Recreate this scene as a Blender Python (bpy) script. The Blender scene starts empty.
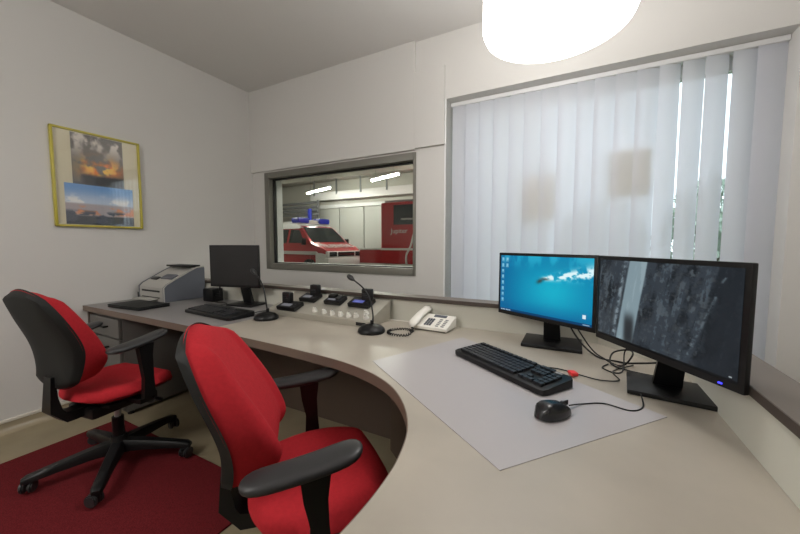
import bpy, bmesh, math, random
import numpy as np
from mathutils import Vector, Matrix, Euler
random.seed(7)
PI = math.pi
S = bpy.context.scene
COL = S.collection
def lin(c):
    return tuple(((v/255)/12.92 if v/255 <= .04045 else ((v/255+.055)/1.055)**2.4) for v in c) + (1,)

# ------------------------------------------------------------ camera, world, lights, exposure
cd = bpy.data.cameras.new('camera'); cam = bpy.data.objects.new('camera', cd); COL.objects.link(cam)
cam.location = (0, 0, 1.18)
cam.rotation_euler = (math.radians(90-3.95), 0, math.radians(27.7))
cd.sensor_width = 36; cd.lens = 36*332.5/800; cd.clip_start = .02
S.camera = cam
S.view_settings.view_transform = 'Standard'; S.view_settings.look = 'None'
S.view_settings.gamma = 1; S.view_settings.use_curve_mapping = False
S.view_settings.exposure = 0.33
S.cycles.use_denoising = True
S.cycles.max_bounces = 10
W = bpy.data.worlds.new('overcast_sky'); S.world = W; W.use_nodes = True
bg = W.node_tree.nodes['Background']; bg.inputs[0].default_value = (.80, .90, 1, 1); bg.inputs[1].default_value = 2.9
LAMP = 9.8          # emission of the opal lamp shades
TUBE = 200.0          # emission of the garage tubes

# ------------------------------------------------------------ materials
def mat(name, col, rough=.5, metal=0, noise=0, scale=20, bump=0, bscale=200, spec=.5, coat=0, col2=None, detail=4):
    m = bpy.data.materials.new(name); m.use_nodes = True
    nt = m.node_tree; b = nt.nodes['Principled BSDF']
    b.inputs['Base Color'].default_value = lin(col); b.inputs['Roughness'].default_value = rough
    b.inputs['Metallic'].default_value = metal; b.inputs['Specular IOR Level'].default_value = spec
    b.inputs['Coat Weight'].default_value = coat
    tc = nt.nodes.new('ShaderNodeTexCoord')
    if noise or col2:
        n = nt.nodes.new('ShaderNodeTexNoise'); n.inputs['Scale'].default_value = scale; n.inputs['Detail'].default_value = detail
        nt.links.new(tc.outputs['Object'], n.inputs['Vector'])
        r = nt.nodes.new('ShaderNodeValToRGB'); nt.links.new(n.outputs['Fac'], r.inputs[0])
        c1 = lin(col); c2 = lin(col2) if col2 else tuple(min(1, v*(1+noise)) for v in c1[:3])+(1,)
        c0 = c1 if col2 else tuple(v*(1-noise) for v in c1[:3])+(1,)
        r.color_ramp.elements[0].position = .32; r.color_ramp.elements[0].color = c0
        r.color_ramp.elements[1].position = .68; r.color_ramp.elements[1].color = c2
        nt.links.new(r.outputs[0], b.inputs['Base Color'])
    if bump:
        n2 = nt.nodes.new('ShaderNodeTexNoise'); n2.inputs['Scale'].default_value = bscale; n2.inputs['Detail'].default_value = 3
        nt.links.new(tc.outputs['Object'], n2.inputs['Vector'])
        bp = nt.nodes.new('ShaderNodeBump'); bp.inputs['Strength'].default_value = bump; bp.inputs['Distance'].default_value = .002
        nt.links.new(n2.outputs['Fac'], bp.inputs['Height']); nt.links.new(bp.outputs[0], b.inputs['Normal'])
    return m
def emit(name, col, strength):
    m = bpy.data.materials.new(name); m.use_nodes = True
    b = m.node_tree.nodes['Principled BSDF']; b.inputs['Base Color'].default_value = lin(col)
    b.inputs['Emission Color'].default_value = lin(col); b.inputs['Emission Strength'].default_value = strength
    return m
def glass(name, tint=(255, 255, 255), refl=1.0):
    m = bpy.data.materials.new(name); m.use_nodes = True; nt = m.node_tree; nt.nodes.clear()
    o = nt.nodes.new('ShaderNodeOutputMaterial'); mx = nt.nodes.new('ShaderNodeMixShader')
    t = nt.nodes.new('ShaderNodeBsdfTransparent'); t.inputs[0].default_value = lin(tint)
    g = nt.nodes.new('ShaderNodeBsdfGlossy'); g.inputs['Roughness'].default_value = .02
    f = nt.nodes.new('ShaderNodeFresnel'); ge = nt.nodes.new('ShaderNodeNewGeometry'); io = nt.nodes.new('ShaderNodeMapRange')   # thin pane: the same fresnel on both faces
    io.inputs['To Min'].default_value = 1.45; io.inputs['To Max'].default_value = 1/1.45
    nt.links.new(ge.outputs['Backfacing'], io.inputs['Value']); nt.links.new(io.outputs[0], f.inputs[0])
    k = nt.nodes.new('ShaderNodeMath'); k.operation = 'MULTIPLY'; k.inputs[1].default_value = refl
    nt.links.new(f.outputs[0], k.inputs[0]); nt.links.new(k.outputs[0], mx.inputs[0])
    nt.links.new(t.outputs[0], mx.inputs[1]); nt.links.new(g.outputs[0], mx.inputs[2]); nt.links.new(mx.outputs[0], o.inputs[0])
    return m
def printed(name, rough=.4, glow=0):
    m = bpy.data.materials.new(name); m.use_nodes = True; nt = m.node_tree; b = nt.nodes['Principled BSDF']
    a = nt.nodes.new('ShaderNodeVertexColor'); a.layer_name = 'print'
    b.inputs['Roughness'].default_value = rough
    if glow:
        b.inputs['Base Color'].default_value = (.004, .004, .005, 1); b.inputs['Specular IOR Level'].default_value = .2
        nt.links.new(a.outputs[0], b.inputs['Emission Color']); b.inputs['Emission Strength'].default_value = glow
    else:
        nt.links.new(a.outputs[0], b.inputs['Base Color'])
    return m
def fabric_vane():
    m = bpy.data.materials.new('vane_fabric'); m.use_nodes = True; nt = m.node_tree; nt.nodes.clear()
    o = nt.nodes.new('ShaderNodeOutputMaterial')
    d = nt.nodes.new('ShaderNodeBsdfDiffuse'); d.inputs[0].default_value = lin((222, 223, 229))
    t = nt.nodes.new('ShaderNodeBsdfTranslucent'); t.inputs[0].default_value = lin((212, 215, 226))
    p = nt.nodes.new('ShaderNodeBsdfTransparent'); p.inputs[0].default_value = lin((225, 228, 236))
    a = nt.nodes.new('ShaderNodeMixShader'); a.inputs[0].default_value = .36
    c = nt.nodes.new('ShaderNodeMixShader'); c.inputs[0].default_value = .06
    nt.links.new(d.outputs[0], a.inputs[1]); nt.links.new(t.outputs[0], a.inputs[2])
    nt.links.new(a.outputs[0], c.inputs[1]); nt.links.new(p.outputs[0], c.inputs[2]); nt.links.new(c.outputs[0], o.inputs[0])
    return m
def paper():
    m = mat('sign_paper', (196, 180, 150), .8); nt = m.node_tree; b = nt.nodes['Principled BSDF']; o = nt.nodes['Material Output']
    t = nt.nodes.new('ShaderNodeBsdfTranslucent'); t.inputs[0].default_value = lin((232, 218, 184)); x = nt.nodes.new('ShaderNodeMixShader'); x.inputs[0].default_value = .8
    nt.links.new(b.outputs[0], x.inputs[1]); nt.links.new(t.outputs[0], x.inputs[2]); nt.links.new(x.outputs[0], o.inputs[0]); return m
M = dict(
    wall=mat('wall_paint', (209, 207, 203), .7, bump=.05, bscale=300), ceil=mat('ceiling_paint', (214, 212, 209), .8),
    trim=mat('trim_paint', (214, 210, 203), .6), reveal=mat('reveal_white', (232, 232, 232), .5),
    lino=mat('beige_linoleum', (150, 138, 112), .45, noise=.08, scale=6), skirt=mat('skirting', (168, 156, 132), .22),
    carpet=mat('red_carpet', (104, 32, 36), .95, noise=.3, scale=260, bump=.6, bscale=700, spec=.1),
    desk=mat('desk_laminate', (171, 163, 150), .38, noise=.07, scale=5), desk2=mat('desk_laminate_grey', (132, 129, 128), .38, noise=.05, scale=5), edge=mat('desk_edge', (112, 96, 84), .5),
    ledge=mat('ledge_laminate', (106, 98, 91), .45), ledgee=mat('ledge_edge', (70, 60, 53), .5), panel=mat('upstand_grey', (206, 205, 193), .55),
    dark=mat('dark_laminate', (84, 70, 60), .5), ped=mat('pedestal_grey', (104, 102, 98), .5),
    pad=mat('desk_pad', (172, 168, 169), .3, spec=.4),
    red=mat('red_upholstery', (184, 42, 50), .85, noise=.06, scale=90, bump=.25, bscale=900, spec=.15),
    shell=mat('charcoal_shell', (27, 29, 28), .6, spec=.3), plast=mat('black_plastic', (17, 17, 18), .4, spec=.35), rub=mat('armrest_rubber', (46, 46, 47), .42),
    key=mat('key_plastic', (40, 41, 44), .45), chrome=mat('chrome', (200, 200, 205), .18, 1), alu=mat('window_aluminium', (122, 120, 112), .45, .25),
    gasket=mat('rubber_gasket', (20, 20, 22), .6), yellow=mat('yellow_frame', (188, 176, 66), .35), matb=mat('mount_board', (226, 218, 190), .8),
    pglass=glass('picture_glass', refl=1.5), wglass=glass('window_glass', (235, 238, 236), .6), vane=fabric_vane(),
    track=mat('blind_track', (226, 226, 226), .4), shade=emit('opal_shade', (255, 252, 249), LAMP), white=mat('white_plastic', (232, 229, 220), .4),
    grey=mat('printer_grey', (172, 170, 164), .5), dgrey=mat('printer_side', (94, 98, 106), .5), silver=mat('console_metal', (176, 172, 160), .4, .35),
    lcd=emit('blue_display', (96, 104, 180), .16), lcdg=emit('grey_display', (120, 122, 130), .12), led=emit('blue_led', (60, 60, 255), 2.0),
    redtag=mat('red_tag', (226, 50, 50), .4), knob=mat('knob_light', (222, 220, 212), .4), brass=paper(),
    vred=mat('vehicle_red', (176, 26, 36), .3, coat=.4), vwhite=mat('vehicle_white', (226, 224, 222), .35), vglass=mat('vehicle_glass', (40, 48, 50), .12),
    vblue=mat('beacon_blue', (44, 60, 190), .25), gfloor=mat('garage_floor', (128, 126, 120), .5), gwall=mat('garage_wall', (196, 194, 184), .7),
    gceil=mat('garage_ceiling', (170, 167, 158), .8), gdoor=mat('garage_door_grey', (186, 186, 180), .5), steel=mat('garage_steel', (120, 122, 124), .5),
    tube=emit('tube_light', (255, 252, 240), TUBE), leaf=mat('leaf', (150, 164, 152), .7, col2=(190, 200, 190), scale=3), bark=mat('bark', (84, 70, 56), .9),
    lawn=mat('lawn', (110, 126, 84), .9, noise=.2, scale=4), icon=mat('label_grey', (150, 150, 150), .5), tyre=mat('tyre', (26, 26, 26), .8),
)

# ------------------------------------------------------------ helpers
def obj(name, bm, m, parent=None, smooth=35, kind=None, label=None):
    bmesh.ops.recalc_face_normals(bm, faces=bm.faces)
    me = bpy.data.meshes.new(name); bm.to_mesh(me); bm.free()
    return meshobj(name, me, m, parent, smooth, kind, label)
def meshobj(name, me, m, parent=None, smooth=35, kind=None, label=None):
    if m is not None: me.materials.clear(); me.materials.append(M[m] if isinstance(m, str) else m)
    if smooth:
        me.shade_smooth(); me.set_sharp_from_angle(angle=math.radians(smooth))
    o = bpy.data.objects.new(name, me); COL.objects.link(o)
    if parent is not None: o.parent = parent
    if kind: o['kind'] = kind
    if label: o['label'] = label
    return o
def thing(name, label, cat, loc=(0, 0, 0), rz=0, group=None):
    o = bpy.data.objects.new(name, None); COL.objects.link(o); o.empty_display_size = .1
    o.location = loc; o.rotation_euler = (0, 0, rz); tag(o, label, cat, group); return o
def tag(o, label, cat, group=None):
    o['label'] = label; o['category'] = cat
    if group: o['group'] = group
    return o
def B(): return bmesh.new()
def box(bm, c, s, bev=0, rot=None, seg=2):
    r = bmesh.ops.create_cube(bm, size=1); vs = r['verts']
    mt = Matrix.Translation(c) @ (Euler(rot).to_matrix().to_4x4() if rot else Matrix()) @ Matrix.Diagonal((*s, 1))
    bmesh.ops.transform(bm, matrix=mt, verts=vs)
    if bev:
        es = list({e for v in vs for e in v.link_edges})
        bmesh.ops.bevel(bm, geom=es, offset=bev, segments=seg, affect='EDGES', profile=.6)
    return bm
def bx(x0, x1, y0, y1, z0, z1, bev=0, bm=None):
    bm = bm or B(); return box(bm, ((x0+x1)/2, (y0+y1)/2, (z0+z1)/2), (x1-x0, y1-y0, z1-z0), bev)
def loft(bm, rings, cap=True, closed=True):
    vr = [[bm.verts.new(p) for p in r] for r in rings]; n = len(vr[0])
    for a, b in zip(vr, vr[1:]):
        for i in range(n if closed else n-1):
            j = (i+1) % n; bm.faces.new((a[i], a[j], b[j], b[i]))
    if cap: bm.faces.new(vr[0][::-1]); bm.faces.new(vr[-1])
    return bm
def cyl(bm, c, r, h, n=20, axis='z', r2=None, rot=None):
    r2 = r if r2 is None else r2; rings = []
    mt = {'z': Matrix(), 'x': Matrix.Rotation(PI/2, 4, 'Y'), 'y': Matrix.Rotation(-PI/2, 4, 'X')}[axis]
    if rot: mt = Euler(rot).to_matrix().to_4x4() @ mt
    for z, q in ((-h/2, r), (h/2, r2)):
        rings.append([Vector(c) + mt @ Vector((q*math.cos(2*PI*i/n), q*math.sin(2*PI*i/n), z)) for i in range(n)])
    return loft(bm, rings)
def lathe(bm, prof, n=28, c=(0, 0, 0), sx=1, sy=1):
    return loft(bm, [[(c[0]+sx*max(r, 1e-4)*math.cos(2*PI*i/n), c[1]+sy*max(r, 1e-4)*math.sin(2*PI*i/n), c[2]+z) for i in range(n)] for r, z in prof])
def spline(pts, n=8, closed=False):
    P = [Vector(p) for p in pts]; out = []; N = len(P)
    for i in range(N if closed else N-1):
        g = (lambda k: P[k % N]) if closed else (lambda k: P[max(0, min(N-1, k))])
        p0, p1, p2, p3 = g(i-1), g(i), g(i+1), g(i+2)
        for k in range(n):
            t = k/n; out.append(.5*((2*p1)+(p2-p0)*t+(2*p0-5*p1+4*p2-p3)*t*t+(3*p1-p0-3*p2+p3)*t**3))
    if not closed: out.append(P[-1])
    return out
def tube(bm, pts, r, n=8, radii=None, closed=False):
    P = [Vector(p) for p in pts]; N = len(P); rings = []; up = Vector((0, 0, 1)); prev = None
    for i, p in enumerate(P):
        a = P[(i-1) % N] if (closed or i) else P[0]; b = P[(i+1) % N] if (closed or i < N-1) else P[-1]
        t = (b-a).normalized()
        if prev is None: u = t.cross(up if abs(t.z) < .9 else Vector((1, 0, 0))).normalized()
        else: u = (prev - t*prev.dot(t)).normalized()
        prev = u; w = t.cross(u); q = radii[i] if radii else r
        rings.append([p+u*q*math.cos(2*PI*k/n)+w*q*math.sin(2*PI*k/n) for k in range(n)])
    if closed: rings.append(rings[0])
    if closed:
        vr = [[bm.verts.new(p) for p in r] for r in rings[:-1]]
        for i in range(len(vr)):
            a, b = vr[i], vr[(i+1) % len(vr)]
            for k in range(n): j = (k+1) % n; bm.faces.new((a[k], a[j], b[j], b[k]))
        return bm
    return loft(bm, rings)
def prism(bm, outline, z0, z1, bev=0):
    n = len(outline); lo = [bm.verts.new((x, y, z0)) for x, y in outline]; hi = [bm.verts.new((x, y, z1)) for x, y in outline]
    bm.faces.new(lo[::-1]); f = bm.faces.new(hi)
    for i in range(n): j = (i+1) % n; bm.faces.new((lo[i], lo[j], hi[j], hi[i]))
    if bev: bmesh.ops.bevel(bm, geom=list(f.edges), offset=bev, segments=2, affect='EDGES', profile=.6)
    return bm
def text(name, s, size, m, parent, loc, rot, depth=.0008, align='CENTER'):
    cu = bpy.data.curves.new(name, 'FONT'); cu.body = s; cu.size = size; cu.extrude = depth; cu.align_x = align; cu.align_y = 'CENTER'; cu.resolution_u = 2
    t = bpy.data.objects.new(name, cu); COL.objects.link(t); bpy.context.view_layer.update()
    me = bpy.data.meshes.new_from_object(t.evaluated_get(bpy.context.evaluated_depsgraph_get()))
    bpy.data.objects.remove(t); bpy.data.curves.remove(cu)
    o = meshobj(name, me, m, parent, 0); o.location = loc; o.rotation_euler = rot; return o
def picture(name, w, h, img, m, parent, loc, rot, label=None):
    """flat print: a fine grid (x right, z up, facing -y) carrying colours img[row from top, col, rgb] in sRGB 0..1"""
    H_, W_ = img.shape[:2]
    xs = np.linspace(-w/2, w/2, W_+1); zs = np.linspace(h/2, -h/2, H_+1)
    X, Z = np.meshgrid(xs, zs); co = np.stack([X, np.zeros_like(X), Z], -1).reshape(-1, 3)
    i = np.arange(H_)[:, None]*(W_+1)+np.arange(W_)[None]
    fc = np.stack([i+W_+1, i+W_+2, i+1, i], -1).reshape(-1, 4)
    me = bpy.data.meshes.new(name); me.from_pydata(co.tolist(), [], fc.tolist())
    a = me.color_attributes.new('print', 'FLOAT_COLOR', 'CORNER')
    L = np.where(img <= .04045, img/12.92, ((img+.055)/1.055)**2.4)
    L = np.concatenate([L, np.ones((H_, W_, 1))], -1).reshape(-1, 1, 4).repeat(4, 1).astype(np.float32)
    a.data.foreach_set('color', L.ravel())
    o = meshobj(name, me, m, parent, 0, label=label); o.location = loc; o.rotation_euler = rot; return o
rng = np.random.RandomState(3)
def fbm(H_, W_, fx, fy, oct=4, seed=0):
    r = np.random.RandomState(seed); out = np.zeros((H_, W_)); amp = 1; tot = 0
    for k in range(oct):
        nx, ny = int(fx*2**k)+2, int(fy*2**k)+2; g = r.rand(ny+1, nx+1)
        x = np.linspace(0, nx-1.001, W_); y = np.linspace(0, ny-1.001, H_)
        x0 = x.astype(int); y0 = y.astype(int); u = x-x0; v = (y-y0)[:, None]; u = u*u*(3-2*u); v = v*v*(3-2*v)
        a = g[y0][:, x0]*(1-u)+g[y0][:, x0+1]*u; b = g[y0+1][:, x0]*(1-u)+g[y0+1][:, x0+1]*u
        out += amp*(a*(1-v)+b*v); tot += amp; amp *= .55
    return out/tot
def mixc(a, b, t): return a*(1-t[..., None])+np.array(b)/255*t[..., None]
def sm(x, a, b): t = np.clip((x-a)/(b-a), 0, 1); return t*t*(3-2*t)

# ------------------------------------------------------------ the room shell
XL, XR, YF, YB, ZC = -3.132, 1.75, -2.3, 2.517, 2.79
def struct(name, bm, m, smooth=0, parent=None): return obj(name, bm, m, parent, smooth, kind='structure' if parent is None else None)
struct('floor', bx(XL-.2, XR+.2, YF-.2, YB+.4, -.1, 0), 'lino')
struct('ceiling', bx(XL-.2, XR+.2, YF-.2, YB+.4, ZC, ZC+.12), 'ceil')
struct('wall_left', bx(XL-.2, XL, YF-.2, YB, 0, ZC), 'wall')
struct('wall_right', bx(XR, XR+.2, YF-.2, YB, 0, ZC), 'wall')
struct('wall_front', bx(XL, XR, YF-.2, YF, 0, ZC), 'wall')
# back wall: an inner leaf with the blind niche, an outer leaf with the window, and the opening of the garage window
wx0, wx1, wz0, wz1 = -2.944, -1.172, .913, 1.93
bm = B()
bx(XL-.2, wx0, YB, YB+.17, 0, ZC, bm=bm); bx(wx0, wx1, YB, YB+.17, 0, wz0, bm=bm); bx(wx0, wx1, YB, YB+.17, wz1, ZC, bm=bm)
bx(wx1, -.915, YB, YB+.34, 0, ZC, bm=bm); bx(-.915, .988, YB, YB+.34, 2.30, ZC, bm=bm)
bx(-.915, .988, YB, YB+.34, 0, .3, bm=bm); bx(.988, XR+.2, YB, YB+.34, 0, ZC, bm=bm)
bx(-.915, -.80, YB+.2, YB+.34, .3, 2.3, bm=bm); bx(.885, .988, YB+.2, YB+.34, .3, 2.3, bm=bm)
struct('wall_back', bm, 'wall')
struct('trim_1', bx(XL, -1.176, YB-.025, YB, 1.945, ZC, .002), 'wall')
struct('trim_2', bx(-1.176, -.925, YB-.025, YB, 1.955, 2.548, .002), 'wall')
struct('trim_3', bx(-.927, -.915, YB-.004, YB+.19, .3, 2.30, .001), 'reveal')
# coved skirting with a lip coloured pale to imitate the glint on its top edge
bm = B(); yy = [(0, 0), (.05, 0), (.03, .006), (.016, .018), (.012, .035), (.012, .062), (0, .066)]
loft(bm, [[(XL+a, y, b) for a, b in yy] for y in (YF, 1.05)]); sk = struct('baseboard_left', bm, 'skirt', 40)
obj('glint_lip', bx(XL, XL+.02, YF, 1.05, .064, .084, .006), 'chrome' if 0 else mat('lip', (222, 216, 204), .18), sk)
struct('baseboard_back', bx(XL, -.915, YB-.012, YB, 0, .07, .003), 'skirt')

# garage window
w1 = struct('window_1', B(), 'alu') if 0 else None
win = bpy.data.objects.new('window_1', None); COL.objects.link(win); win['kind'] = 'structure'
fw = .062
def frame_bar(name, *a): return obj(name, bx(*a, bev=.004), 'alu', win, 30)
y0, y1 = YB-.012, YB+.075
frame_bar('frame_bar', wx0, wx0+fw, y0, y1, wz0, wz1); frame_bar('frame_bar', wx1-fw*.4, wx1, y0, y1, wz0, wz1)
frame_bar('frame_bar', wx0+fw, wx1-fw*.4, y0, y1, wz1-fw, wz1); frame_bar('frame_bar', wx0+fw, wx1-fw*.4, y0, y1, wz0, wz0+fw)
ga = .012; gx0, gx1, gz0, gz1 = wx0+fw, wx1-fw*.4, wz0+fw, wz1-fw
bm = B(); bx(gx0, gx0+ga, y1-.03, y1, gz0, gz1, bm=bm); bx(gx1-ga, gx1, y1-.03, y1, gz0, gz1, bm=bm)
bx(gx0, gx1, y1-.03, y1, gz1-ga, gz1, bm=bm); bx(gx0, gx1, y1-.03, y1, gz0, gz0+ga*.6, bm=bm); obj('gasket', bm, 'gasket', win, 0)
obj('pane', bx(gx0, gx1, y1-.02, y1-.014, gz0, gz1), 'wglass', win, 0)
struct('trim_4', bx(wx0-.03, wx0+fw+.004, YB+.09, YB+.17, wz0, wz1+.02), 'reveal')
struct('trim_5', bx(wx0, wx1, YB+.08, YB+.19, wz0+.02, wz0+fw+.004), 'reveal')

# outer window behind the blind
w2 = bpy.data.objects.new('window_2', None); COL.objects.link(w2); w2['kind'] = 'structure'
for a in ((-.80, -.74, .3, 2.3), (.83, .885, .3, 2.3), (-.74, .83, .3, .38), (-.74, .83, 2.22, 2.3)):
    obj('frame_bar', bx(a[0], a[1], YB+.24, YB+.30, a[2], a[3], .004), 'track', w2, 30)
obj('pane', bx(-.74, .83, YB+.26, YB+.266, .38, 2.22), 'wglass', w2, 0)

# ------------------------------------------------------------ vertical blind
bl = thing('vertical_blind', 'white translucent vertical blind with fabric vanes hanging in the window niche', 'blind', (0, YB+.115, 0))
obj('head_rail', bx(-.912, .985, -.025, .025, 2.268, 2.298, .004), 'track', bl)
edges = [-.897, -.791, -.681, -.575, -.459, -.355, -.241, -.133, -.02, .082, .199, .311, .425, .537, .642, .759, .861, .985]
gaps = {11: -.005, 12: .002, 13: -.004, 14: .004}
for i in range(17):
    a, b = edges[i], edges[i+1]
    w = (b-a)-gaps[i] if i in gaps else (b-a)+.026
    bm = B(); rows = []
    for z in (.34, .9, 1.5, 2.269):
        tw = gaps.get(i, 0)*(.6 if z > 2.1 else 0)
        rows.append([(a+w*k/6-tw*k/6, -.02+.034*k/6-.009*math.sin(PI*k/6), z) for k in range(7)])
    loft(bm, rows, cap=False, closed=False)
    v = obj('vane', bm, 'vane', bl, 60)
    obj('bottom_weight', bx(a+.006, a+w-.006, -.024, .018, .325, .338, .002), 'track', v, 0)

# signs on the pane seen through the blind, and the garden
for x0, x1, z0, z1, lb in ((-.355, -.140, 1.36, 1.685, 'beige paper sign hanging behind the blind, lower one on the left'), (.185, .415, 1.50, 1.80, 'beige paper sign hanging behind the blind, higher one on the right')):
    t = thing('window_sign', lb, 'sign', ((x0+x1)/2, YB+.155, z0), 0, 'signs behind the blind'); hw_ = (x1-x0)/2
    obj('sign_board', bx(-hw_, hw_, -.005, .005, 0, z1-z0, .003), 'brass', t, 0)
    for q in (-.8, .8): obj('cord', cyl(B(), (q*hw_, 0, (z1-z0+2.3-z0)/2), .0012, 2.3-z1, 6), 'white', t)
struct('ground', bx(-6, 30, YB+.4, 40, -.3, -.15), 'lawn')
def leaves(bm, c, r, n, s, seed):
    R = random.Random(seed)
    for _ in range(n):
        d = Vector((R.gauss(0, 1), R.gauss(0, 1), R.gauss(0, 1))).normalized()*(R.random()**.4)
        p = Vector(c)+Vector((d.x*r[0], d.y*r[1], d.z*r[2])); e = Euler((R.random()*6, R.random()*6, R.random()*6)).to_matrix()
        q = [bm.verts.new(p+e @ Vector(v)*s) for v in ((-1, 0, 0), (0, -.5, .1), (1, 0, 0), (0, .5, .1))]; bm.faces.new(q)
for i, (x, y, h) in enumerate(((.55, 9.5, 2.3), (2.75, 9.8, 2.7), (5.0, 9.2, 2.4))):
    t = thing('garden_bush', ['green bush outside, leftmost behind the blind', 'green bush outside, seen through the gaps of the blind', 'green bush outside, rightmost behind the blind'][i], 'bush', (x, y, -.15))
    bm = B(); leaves(bm, (0, 0, h*.55), (1.0, .8, h*.5), 1500, .11, i); obj('foliage', bm, 'leaf', t, 0, kind='stuff')
    obj('stem', tube(B(), [(0, 0, 0), (.05, 0, h*.4), (0, .05, h*.8)], .06, 8), 'bark', t)

# ------------------------------------------------------------ garage beyond the window
GX0, GX1, GY0, GY1, GZ = -18, -1.0, YB+.345, 14.6, 4.6
struct('floor_garage', bx(GX0, GX1, GY0, GY1, -.1, 0), 'gfloor'); struct('ceiling_garage', bx(GX0, GX1, GY0, GY1, GZ, GZ+.1), 'gceil')
struct('wall_garage_back', bx(GX0, GX1, GY1, GY1+.2, 0, GZ), 'gwall'); struct('wall_garage_left', bx(GX0-.2, GX0, GY0, GY1, 0, GZ), 'gwall')
struct('wall_garage_right', bx(GX1-.12, GX1, GY0, GY1, 0, GZ), 'gwall')
bm = B(); bx(GX0, -3.15, YB, GY0, 0, GZ, bm=bm); bx(-3.15, wx1+.02, YB+.17, GY0, 0, wz0, bm=bm); bx(-3.15, wx1, YB+.17, GY0, wz1, GZ, bm=bm); bx(wx1, GX1, YB+.341, GY0, 0, GZ, bm=bm)
bx(-3.33, GX1, YB+.3, GY0, ZC, GZ, bm=bm)
struct('wall_garage_front', bm, 'gwall')
for i, (x, y, a) in enumerate(((-8, 9.0, 0), (-8, 12.6, 0))):
    struct('trim_beam', bx(GX0, GX1-.12, y-.12, y+.12, 4.25, 4.6), 'gceil')
# tall grey door leaves along the back wall
gd = thing('garage_door', 'tall pale grey panelled door across the far side of the vehicle hall', 'door', (0, 14.5, 0))
for k in range(6):
    x0 = -16.0+1.58*k
    obj('door_panel', bx(x0+.02, x0+1.56, -.06, 0, .02, 3.1, .01), 'gdoor', gd)
obj('door_header', bx(-16.0, -6.5, -.14, 0, 3.12, 3.3, .01), 'track', gd)
ov = thing('overhead_door_track', 'white overhead rail with hanging fittings above the grey hall doors', 'rail', (-10.3, 14.0, 3.45))
obj('rail_beam', bx(-2.5, 6, -.1, .1, .05, .45, .01), 'vwhite', ov)
for k in range(6): obj('hanger', bx(-2.2+1.5*k-.04, -2.2+1.5*k+.04, -.14, -.1, .3, 1.15), 'steel', ov)
for i, (x, y, L, lb) in enumerate(((-10.3, 11.7, 2.1, 'tube lamp hanging above the red and white van'), (-6.15, 10.5, 1.5, 'tube lamp hanging above the red fire engine'), (-13.2, 7.5, 1.6, 'unseen tube lamp added far left to brighten the vehicle hall'), (-1.95, 5.0, 1.2, 'unseen tube lamp added near the window to light its reveal'))):  # the last two tubes are out of view, added as fill for the hall
    t = thing('tube_lamp', lb, 'lamp', (x, y, 3.55), math.radians(-21))
    obj('lamp_housing', box(B(), (0, 0, .07), (L+.1, .16, .05), .01), 'vwhite', t)
    obj('lamp_tube', cyl(B(), (0, 0, .02), .035, L, 12, 'x'), 'tube', t)
    for s in (-1, 1): obj('suspension_wire', cyl(B(), (s*L*.35, 0, .57), .006, .96, 6), 'steel', t)
pr = thing('pipe_rack', 'rack of grey horizontal pipes behind the van', 'rack', (-13.6, 13.6, 0))
for z in (2.75, 2.95, 3.15, 3.35): obj('pipe', cyl(B(), (0, 0, z), .07, 3.2, 10, 'x'), 'steel', pr)
for x in (-1.5, 1.5): obj('post', bx(x-.05, x+.05, .08, .16, 0, 3.5), 'steel', pr)
tag(obj('blue_post', bx(-12.35, -12.2, 13.2, 13.35, 0, 3.0, .01), 'vblue', smooth=0), 'blue post standing behind the van roof', 'post')

def profile_body(bm, prof, hw, nseg=1):
    """closed side profile [(x,z)] swept across y with half width hw(x,z), rounded towards the flanks"""
    rings = []
    for f, inset in ((-1, .06), (-.985, .02), (-.95, 0), (0, 0), (.95, 0), (.985, .02), (1, .06)):
        cx = sum(p[0] for p in prof)/len(prof); cz = sum(p[1] for p in prof)/len(prof)
        rings.append([(x+(cx-x)*inset*.3, f*hw(x, z), z+(cz-z)*inset*.6) for x, z in prof])
    return loft(bm, rings)
# van: local +x is the nose
van = thing('fire_service_van', 'red and white emergency van with blue lights parked beyond the inner window', 'van', (-7.42, 9.85, 0), math.radians(-10))
prof = [(0, .3), (.03, .5), (0, .72), (-.08, .95), (-.35, 1.07), (-.8, 1.2), (-1.1, 1.45), (-1.55, 1.83), (-1.75, 1.9), (-2.4, 1.97), (-4.4, 1.95), (-4.75, 1.85), (-4.85, 1.1), (-4.88, .3)]
hw = lambda x, z: (.95-.2*max(0, z-1.1)/.85-(.10 if x > -.15 else 0)-(.05 if x > -.4 else 0))
body = obj('body', profile_body(B(), prof, hw), 'vred', van, 25)
rp = [(-1.5, 1.80), (-1.75, 1.905), (-2.4, 1.98), (-4.4, 1.96), (-4.75, 1.87), (-4.7, 1.78), (-1.6, 1.76)]
obj('roof', profile_body(B(), rp, lambda x, z: hw(x, z)+.012), 'vwhite', van, 25, label='white roof')
def side_plate(name, poly, m, s, off=.008, parent=van):
    bm = B(); a = [bm.verts.new((x, s*(hw(x, z)+off), z)) for x, z in poly]; b = [bm.verts.new((x, s*(hw(x, z)-.03), z)) for x, z in poly]
    bm.faces.new(a); bm.faces.new(b[::-1]); n = len(a)
    for i in range(n): bm.faces.new((a[i], a[(i+1) % n], b[(i+1) % n], b[i]))
    return obj(name, bm, m, parent, 0)
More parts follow.
